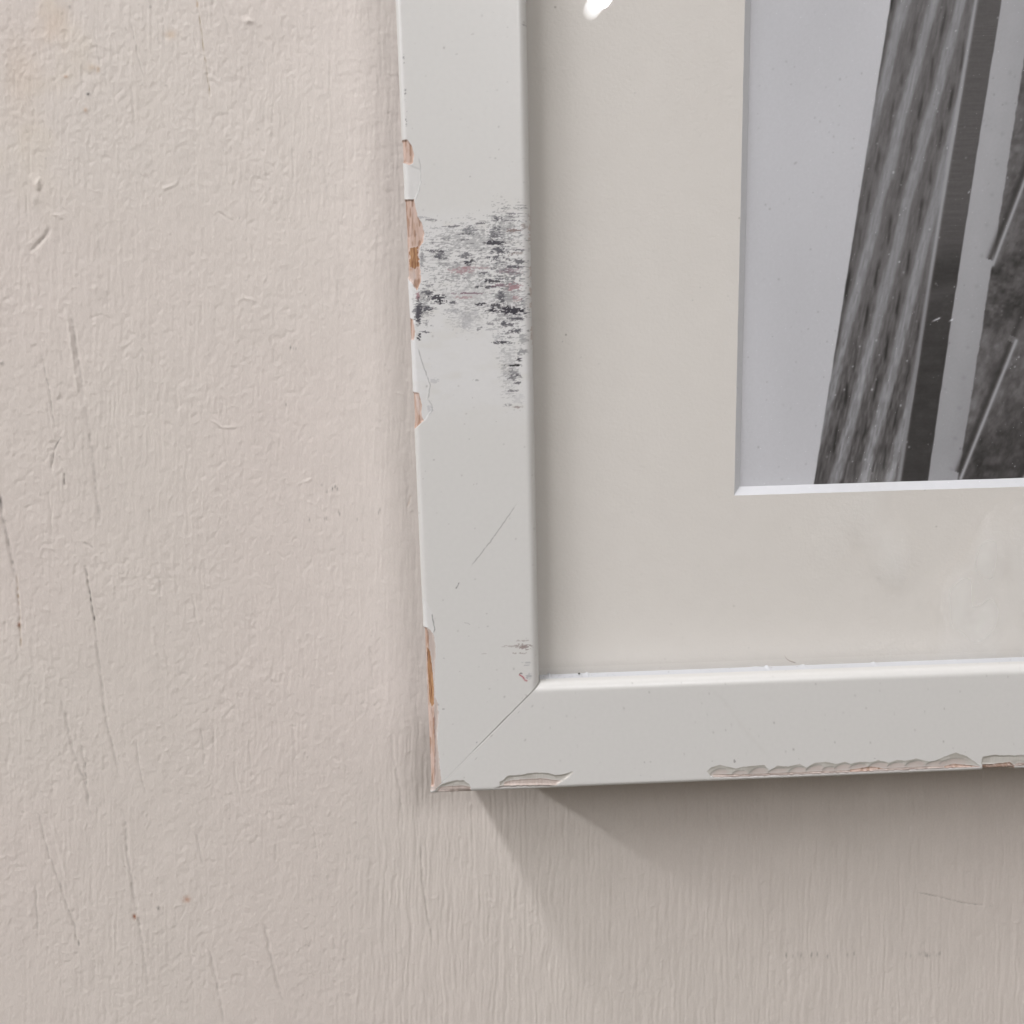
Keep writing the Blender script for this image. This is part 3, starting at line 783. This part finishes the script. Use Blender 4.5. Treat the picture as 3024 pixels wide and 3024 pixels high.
def build_print():
    PY = MAT_Y + MT + 0.05
    xs = np.r_[A0 - 3, np.arange(A0 + 0.4, 122, 0.15), np.linspace(123, A1 + 3, 60)]
    zs = np.r_[B0 - 3, np.arange(B0 + 0.6, 146, 0.19), np.linspace(147, B1 + 3, 50)]
    X, Z = np.meshgrid(xs, zs, indexing='ij')
    U, V = uv_of(X, PY, Z)
    ext = lambda p: [(p[0][0] + (p[0][0] - p[1][0]) / (p[1][1] - p[0][1]) * 2500 * 1.0, p[0][1] - 2500)] + p + [(p[-1][0] + (p[-1][0] - p[-2][0]) / (p[-1][1] - p[-2][1]) * 800, p[-1][1] + 800)]
    eL = band(V, ext([(2633, 0), (2602, 158), (2552, 497), (2521, 694), (2485, 923), (2471, 1016), (2430, 1240), (2404, 1432)]))
    wl = band(V, ext([(2884, 0), (2817, 383), (2779, 574), (2755, 772), (2736, 923), (2698, 1145), (2652, 1417)]))
    dR = band(V, ext([(2958, 0), (2913, 287), (2865, 574), (2846, 700), (2817, 923), (2789, 1059), (2741, 1417)]))
    tL = band(V, ext([(3050, 0), (3024, 158), (2994, 406), (2961, 574), (2942, 717), (2920, 830), (2884, 1059), (2851, 1274), (2832, 1408)]))
    g = np.zeros(U.shape)
    sky = 213 + 5 * vn(U / 300, V / 500, 170) - 7 * sstep(2600, 2215, U) * 0 + 1.5 * vn(U / 90, V / 200, 171)
    wob = 2.5 * vn(V / 30, U / 60, 172)
    # striated tower: pale ribs crossing a dark ground
    q = (U - eL) / np.maximum(wl - eL, 40)
    w = (U + 0.262 * V + 5 * vn(U / 60, V / 120, 173)) - 2669
    ph = (w / 82.0) % 1.0
    rib = np.exp(-((ph - 0.05) / 0.21) ** 4) + np.exp(-((ph - 1.05) / 0.21) ** 4)
    fib = fbm((U + 0.21 * V) / 6.0, V / 190.0, 174, 3)
    cell = (V - 0.15 * U) / 128.0 + 0.37 * np.floor(w / 82.0) + 0.22 * vn(V / 150, w / 82, 188)
    tick = np.exp(-(((ph - 0.62 - 0.20 * (((cell % 1.0) - 0.5))) / 0.060) ** 2)) * sstep(0.15, 0.45, cell % 1.0) * sstep(1.0, 0.72, cell % 1.0)
    dk = sstep(700, 1350, V)
    tower = 104 + 46 * rib + 9 * fib - 46 * tick * (0.75 + 0.4 * vn(V / 70, w / 60, 189)) - 14 * dk * (1 - rib) + 9 * vn((U + .2 * V) / 5.0, V / 26.0, 175) * (1 + dk)
    tower -= 22 * dk * sstep(0.1, 0.7, fbm((U + .2 * V) / 12, V / 46, 176, 3))
    tower -= 16 * sstep(0.10, 0.0, q)
    # slab
    slab = 88 - 34 * sstep(560, 1000, V) + 9 * fbm(U / 40, V / 26, 178, 3) * sstep(600, 800, V)
    slab += 5 * vn(U / 60, V / 3.6, 177) * (1 - 0.5 * sstep(600, 900, V))
    slab -= 22 * np.exp(-((V + 0.25 * (U - 2800) - 800) / 40.0) ** 2)
    slab += 10 * np.exp(-((V + 0.3 * (U - 2800) - 860) / 16.0) ** 2)
    strip = 184 + 2 * vn(U / 40, V / 60, 179) - 14 * sstep(500, 1400, V) - 5 * sstep(60, 0, tL - U)
    for k in range(14):     # row of small bolts along the strip
        v0 = 215 + k * 90
        u0 = np.interp(v0, [0, 158, 406, 717, 1059, 1408], [3010, 2990, 2958, 2905, 2853, 2806])
        strip = strip - 11 * np.exp(-(((U - u0) / 6) ** 2 + ((V - v0) / 6) ** 2))
    tex = 98 + 24 * fbm((U + .3 * V) / 14.0, V / 20.0, 181, 4) + 20 * fbm(U / 60, V / 40, 182, 3)
    tex -= 40 * sstep(60, 0, np.abs(V + 0.55 * (U - 2930) - 880) - 60) * (0.7 + 0.3 * vn(U / 12, V / 8, 183))
    tex -= 38 * sstep(1180, 1400, V + 0.55 * (U - 2900)) 
    tex += 14 * np.exp(-((U - tL - 18) / 20.0) ** 2) * (V > 900)
    out = sky
    edge = lambda e, s=2.2: sstep(-s, s, U + wob * 0.3 - e)
    out = out * (1 - edge(eL)) + tower * edge(eL)
    lw = np.exp(-((U - wl) / 6.5) ** 2)
    out = out * (1 - edge(wl + 6)) + slab * edge(wl + 6)
    out = out * (1 - lw) + (172 - 26 * sstep(600, 1100, V)) * lw
    out = out * (1 - edge(dR)) + strip * edge(dR)
    e2 = sstep(-3, 3, U + 2.2 * fbm(V / 22, U / 30, 185, 2) - tL)
    out = out * (1 - e2) + tex * e2
    for (p0, p1) in [((3060, 446), (2932, 782)), ((3001, 1006), (2837, 1413)), ((3110, 740), (3001, 1006)), ((3300, 900), (3010, 1440))]:
        e, t, s = seg_dist(U, V, [p0, p1])
        kd = np.exp(-((np.minimum(np.hypot(U - (p0[0] - 13 + (p1[0] - p0[0]) * t), 0) + 0, 99)) / 9.0) ** 2) * (t > 0.02) * (t < 0.97)
        out = out * (1 - 0.75 * kd) + 46 * 0.75 * kd
        if p0 != (3110, 740):
            kl = np.exp(-(e / 5.5) ** 2)
            out = out * (1 - kl) + 176 * kl
    out = out + 2.4 * vn(U / 3.1, V / 3.3, 186) + 2.0 * vn(U / 6.0, V / 6.5, 187) * (out < 150)
    rs = np.random.RandomState(77)
    for k in range(150):       # white pinholes and dark specks of the print
        u0, v0 = rs.uniform(2215, 3024), rs.uniform(0, 1430); r = rs.uniform(1.6, 3.0)
        m = local(U, V, (u0, v0, u0, v0), 9)
        kk = np.exp(-(((U[m] - u0) / r) ** 2 + ((V[m] - v0) / r) ** 2)); dk_ = out[m] < 150
        out[m] = out[m] + kk * np.where(dk_, rs.uniform(30, 110), -rs.uniform(10, 45))
    for (u0, v0, ru, rv) in [(2762, 945, 9, 2.4), (2772, 941, 5, 2), (2808, 946, 5, 2.4)]:
        out = out + 150 * np.exp(-(((U - u0) / ru) ** 2 + ((V - v0 + 0.45 * (U - u0)) / rv) ** 2))
    out = np.clip(out, 30, 235) / 255.0
    lin = np.where(out < 0.04045, out / 12.92, ((out + 0.055) / 1.055) ** 2.4)
    C = np.empty(U.shape + (4,)); C[..., 0] = lin * 0.985; C[..., 1] = lin * 0.985; C[..., 2] = lin * 1.045; C[..., 3] = 0.5
    dark = sstep(0.30, 0.08, lin); C[..., 0] *= 1 + 0.07 * dark; C[..., 2] *= 1 - 0.03 * dark
    P = np.stack([X, np.full_like(X, PY), Z], -1)
    me = grid_mesh('print', P, None, C, smooth=False)
    m = attr_material('print_paper', 0.55, 0.3, 0.5, 0.05, 0.01, tint=0.012)
    link('print', me, m.m, frame, label='black and white photographic print of tall leaning structures')
    # backing
    verts = [(9, PY + 0.6, 9), (OUT_W - 9, PY + 0.6, 9), (OUT_W - 9, PY + 0.6, OUT_H - 9), (9, PY + 0.6, OUT_H - 9)]
    verts += [(x, PY + 3.4, z) for x, _, z in verts]
    bb = N('hardboard'); tc = bb.new('ShaderNodeTexCoord'); nz = bb.new('ShaderNodeTexNoise'); nz.inputs['Scale'].default_value = 900
    bb.l(tc.outputs['Object'], nz.inputs['Vector']); mx = bb.new('ShaderNodeMixRGB'); mx.inputs['Color1'].default_value = (*WOODD, 1); mx.inputs['Color2'].default_value = (*WOOD, 1)
    bb.l(nz.outputs['Fac'], mx.inputs['Fac']); bb.l(mx.outputs['Color'], bb.b.inputs['Base Color'])
    link('backing_board', poly_mesh('backing_board', verts, [[0, 1, 2, 3], [7, 6, 5, 4], [0, 4, 5, 1], [1, 5, 6, 2], [2, 6, 7, 3], [3, 7, 4, 0]]), bb.m, frame)


build_print()


# --- glass
def build_glass():
    y0, y1 = GLASS_Y + 0.02, GLASS_Y + 1.9
    lo, hx, hz = 15.0, OUT_W - 15, OUT_H - 15
    verts = [(lo, y0, lo), (hx, y0, lo), (hx, y0, hz), (lo, y0, hz)]
    me = poly_mesh('glass', verts, [[0, 1, 2, 3]])
    n = N('pane_glass')
    t = n.t
    t.nodes.remove(n.b)
    tr = n.new('ShaderNodeBsdfTransparent'); tr.inputs['Color'].default_value = (0.985, 0.99, 0.985, 1)
    gl = n.new('ShaderNodeBsdfGlossy'); gl.inputs['Roughness'].default_value = 0.012
    # Schlick reflectance of a thin pane, the same from both of its sides
    ge = n.new('ShaderNodeNewGeometry')
    dt = n.new('ShaderNodeVectorMath', operation='DOT_PRODUCT'); n.l(ge.outputs['Incoming'], dt.inputs[0]); n.l(ge.outputs['True Normal'], dt.inputs[1])
    ab = n.new('ShaderNodeMath', operation='ABSOLUTE'); n.l(dt.outputs['Value'], ab.inputs[0])
    om = n.new('ShaderNodeMath', operation='SUBTRACT'); om.inputs[0].default_value = 1.0; n.l(ab.outputs[0], om.inputs[1])
    pw = n.new('ShaderNodeMath', operation='POWER'); n.l(om.outputs[0], pw.inputs[0]); pw.inputs[1].default_value = 5.0
    mul = n.new('ShaderNodeMath', operation='MULTIPLY_ADD'); n.l(pw.outputs[0], mul.inputs[0]); mul.inputs[1].default_value = 0.93; mul.inputs[2].default_value = 0.07
    mix = n.new('ShaderNodeMixShader'); n.l(mul.outputs[0], mix.inputs['Fac']); n.l(tr.outputs[0], mix.inputs[1]); n.l(gl.outputs[0], mix.inputs[2])
    # whitish diffuse colour for painted-in reflection streaks and for the dust motes
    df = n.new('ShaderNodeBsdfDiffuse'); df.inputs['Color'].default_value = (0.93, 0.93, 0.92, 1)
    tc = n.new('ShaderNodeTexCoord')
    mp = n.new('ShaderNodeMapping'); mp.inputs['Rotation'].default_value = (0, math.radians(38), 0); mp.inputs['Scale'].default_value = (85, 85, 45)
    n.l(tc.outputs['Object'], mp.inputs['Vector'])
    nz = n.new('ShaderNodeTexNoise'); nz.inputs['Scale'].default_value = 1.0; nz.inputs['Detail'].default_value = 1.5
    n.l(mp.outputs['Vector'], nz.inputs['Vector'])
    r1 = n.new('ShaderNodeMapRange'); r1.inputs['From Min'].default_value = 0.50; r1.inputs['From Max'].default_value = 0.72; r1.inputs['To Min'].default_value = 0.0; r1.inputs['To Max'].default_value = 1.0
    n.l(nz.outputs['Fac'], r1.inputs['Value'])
    # where the painted reflection streaks lie: an oval at its lower middle
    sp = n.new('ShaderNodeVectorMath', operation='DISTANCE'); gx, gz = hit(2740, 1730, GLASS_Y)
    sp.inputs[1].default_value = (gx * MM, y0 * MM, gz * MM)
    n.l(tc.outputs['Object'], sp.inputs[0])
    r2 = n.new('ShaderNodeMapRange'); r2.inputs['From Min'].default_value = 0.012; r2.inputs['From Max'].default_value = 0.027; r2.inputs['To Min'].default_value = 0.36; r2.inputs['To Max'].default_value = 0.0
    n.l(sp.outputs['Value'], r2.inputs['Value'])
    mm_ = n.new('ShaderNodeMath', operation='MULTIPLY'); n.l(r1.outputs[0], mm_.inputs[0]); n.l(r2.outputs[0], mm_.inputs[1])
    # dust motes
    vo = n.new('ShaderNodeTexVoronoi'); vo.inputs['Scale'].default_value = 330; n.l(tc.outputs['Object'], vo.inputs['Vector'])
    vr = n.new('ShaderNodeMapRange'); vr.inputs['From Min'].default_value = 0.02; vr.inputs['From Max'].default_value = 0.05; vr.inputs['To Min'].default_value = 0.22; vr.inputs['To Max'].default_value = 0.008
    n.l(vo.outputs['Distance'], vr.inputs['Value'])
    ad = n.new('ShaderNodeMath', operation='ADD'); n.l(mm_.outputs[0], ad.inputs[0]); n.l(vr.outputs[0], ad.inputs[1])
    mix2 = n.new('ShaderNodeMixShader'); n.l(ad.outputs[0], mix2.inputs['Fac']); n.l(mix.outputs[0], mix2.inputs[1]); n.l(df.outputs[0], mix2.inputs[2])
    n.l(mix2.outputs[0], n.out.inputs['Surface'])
    link('glass', me, n.m, frame, label='clear glass pane with faint painted-in reflection streaks low down')


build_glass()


# ------------------------------------------------------------------ ceiling lamps
def down_light(root, wid, ya, yb, power):
    ld = bpy.data.lights.new('tube', 'AREA'); ld.shape = 'RECTANGLE'
    ld.size = wid; ld.size_y = yb - ya - 0.16; ld.energy = power; ld.color = (0.985, 0.975, 1.0)
    lo = bpy.data.objects.new('tube', ld); scene.collection.objects.link(lo); lo.parent = root
    lo.location = (0, (ya + yb) / 2 + 0.04, -0.03)          # an area lamp shines along its own -Z: straight down


def build_lamp(side, x, ya, yb, power, turn):
    root = bpy.data.objects.new('ceiling_lamp', None); scene.collection.objects.link(root)
    root.location = (x, ya, LAMP_Z); root.rotation_euler = (0, 0, -math.radians(turn))
    ya, yb = 0.0, yb - ya
    root['label'] = {'left': 'white tube lamp on the ceiling farthest to the left of the picture frame',
                     'middle': 'white tube lamp on the ceiling just up and left of the picture frame',
                     'right': 'white tube lamp on the ceiling whose end shines in the frame glass'}[side]
    root['category'] = 'lamp'; root['group'] = 'tube lamps on the ceiling'
    # frosted tube with rounded ends, and the lamp that does its shining
    r, verts, faces, seg = 0.028, [], [], 20
    prof = [(ya + r - r * math.cos(a), r * math.sin(a)) for a in np.linspace(0.02, math.pi / 2, 8)] + [(yb - r + r * math.sin(a), r * math.cos(a)) for a in np.linspace(0, math.pi / 2 - 0.02, 8)]
    for (yy, rr) in prof:
        for i in range(seg):
            a = 2 * math.pi * i / seg; verts.append((rr * math.cos(a) * 1000, yy * 1000, rr * math.sin(a) * 1000))
    for k in range(len(prof) - 1):
        for i in range(seg):
            j = (i + 1) % seg; faces.append([k * seg + i, k * seg + j, (k + 1) * seg + j, (k + 1) * seg + i])
    n = N('lamp_diffuser'); n.t.nodes.remove(n.b)
    em = n.new('ShaderNodeEmission'); em.inputs['Color'].default_value = (0.97, 0.98, 1.0, 1)
    tc = n.new('ShaderNodeTexCoord'); sx = n.new('ShaderNodeSeparateXYZ'); n.l(tc.outputs['Object'], sx.inputs[0])
    mr = n.new('ShaderNodeMapRange'); mr.interpolation_type = 'SMOOTHSTEP'; mr.inputs['From Max'].default_value = 0.12; mr.inputs['To Min'].default_value = 0.8; mr.inputs['To Max'].default_value = 15.0 if side == 'right' else 0.8
    n.l(sx.outputs['Y'], mr.inputs['Value']); n.l(mr.outputs[0], em.inputs['Strength']); n.l(em.outputs[0], n.out.inputs['Surface'])
    n.m.cycles.emission_sampling = 'NONE'
    link('diffuser', poly_mesh('diffuser', verts, faces, True), n.m, root)
    down_light(root, {'left': 0.11, 'middle': 0.09, 'right': 0.04}[side], ya, yb, power)
    h = N('lamp_housing_' + side); h.b.inputs['Base Color'].default_value = (0.75, 0.75, 0.74, 1)
    w_, t0, t1 = 30.0, 28.0, 55.0
    a, b = ya * 1000, yb * 1000
    vs = [(-w_, a, t0), (w_, a, t0), (w_, b, t0), (-w_, b, t0), (-w_ * .7, a, t1), (w_ * .7, a, t1), (w_ * .7, b, t1), (-w_ * .7, b, t1)]
    link('housing', poly_mesh('housing', vs, [[3, 2, 1, 0], [4, 5, 6, 7], [0, 1, 5, 4], [1, 2, 6, 5], [2, 3, 7, 6], [3, 0, 4, 7]]), h.m, root)


for L_ in LAMPS:
    build_lamp(*L_)


# ------------------------------------------------------------------ small debris on the ledge of the lower rail
def build_crumbs():
    rs = np.random.RandomState(9)
    verts, faces = [], []

    def crumb(x, y, z, r):
        k = len(verts)
        for i in range(8):
            a = i * math.pi / 4
            verts.append((x + r * math.cos(a) * rs.uniform(.7, 1.2), y + r * math.sin(a) * rs.uniform(.7, 1.2), z + r * 0.15))
        verts.append((x, y, z + r * rs.uniform(.8, 1.2))); verts.append((x, y, z - r * .1))
        for i in range(8):
            j = (i + 1) % 8; faces.append([k + i, k + j, k + 8]); faces.append([k + j, k + i, k + 9])
    x0, _ = hit(1710, 1988, 4.0)
    crumb(x0, 3.9, W + 0.12, 0.26)
    for k in range(60):
        x = rs.uniform(21, 110) if k > 20 else rs.uniform(21, 34)
        crumb(x, rs.uniform(2.0, 4.3), W + 0.01, rs.uniform(0.03, 0.075))
    n = N('dust'); n.b.inputs['Base Color'].default_value = (0.05, 0.042, 0.036, 1); n.b.inputs['Roughness'].default_value = 0.9
    link('dust_crumbs', poly_mesh('dust_crumbs', verts, faces), n.m, None, 'scattered dark dust crumbs lying on the ledge of the lower rail', 'dust', 'stuff')


build_crumbs()


def build_hair():
    pts2 = [hit(a, b, GLASS_Y - 0.05) for a, b in [(2317, 1936), (2322, 1945), (2332, 1952), (2348, 1957)]]
    P = []
    for i in range(13):
        t = i / 12 * 3; k = min(int(t), 2); f = t - k
        P.append((pts2[k][0] * (1 - f) + pts2[k + 1][0] * f, pts2[k][1] * (1 - f) + pts2[k + 1][1] * f))
    verts, faces = [], []
    for i, (x, z) in enumerate(P):
        r = 0.055 * (0.4 + 0.6 * i / 12)
        for j in range(6):
            a = j * math.pi / 3; verts.append((x + r * 0.3 * math.cos(a), GLASS_Y - 0.08 + r * math.sin(a), z + r * math.cos(a)))
    for i in range(12):
        for j in range(6):
            q = (j + 1) % 6; faces.append([i * 6 + j, i * 6 + q, i * 6 + 6 + q, i * 6 + 6 + j])
    n = N('hair'); n.b.inputs['Base Color'].default_value = (0.28, 0.2, 0.17, 1)
    link('hair', poly_mesh('hair', verts, faces, True), n.m, None, 'tiny curved brown hair on the glass just above the lower rail', 'hair')


build_hair()
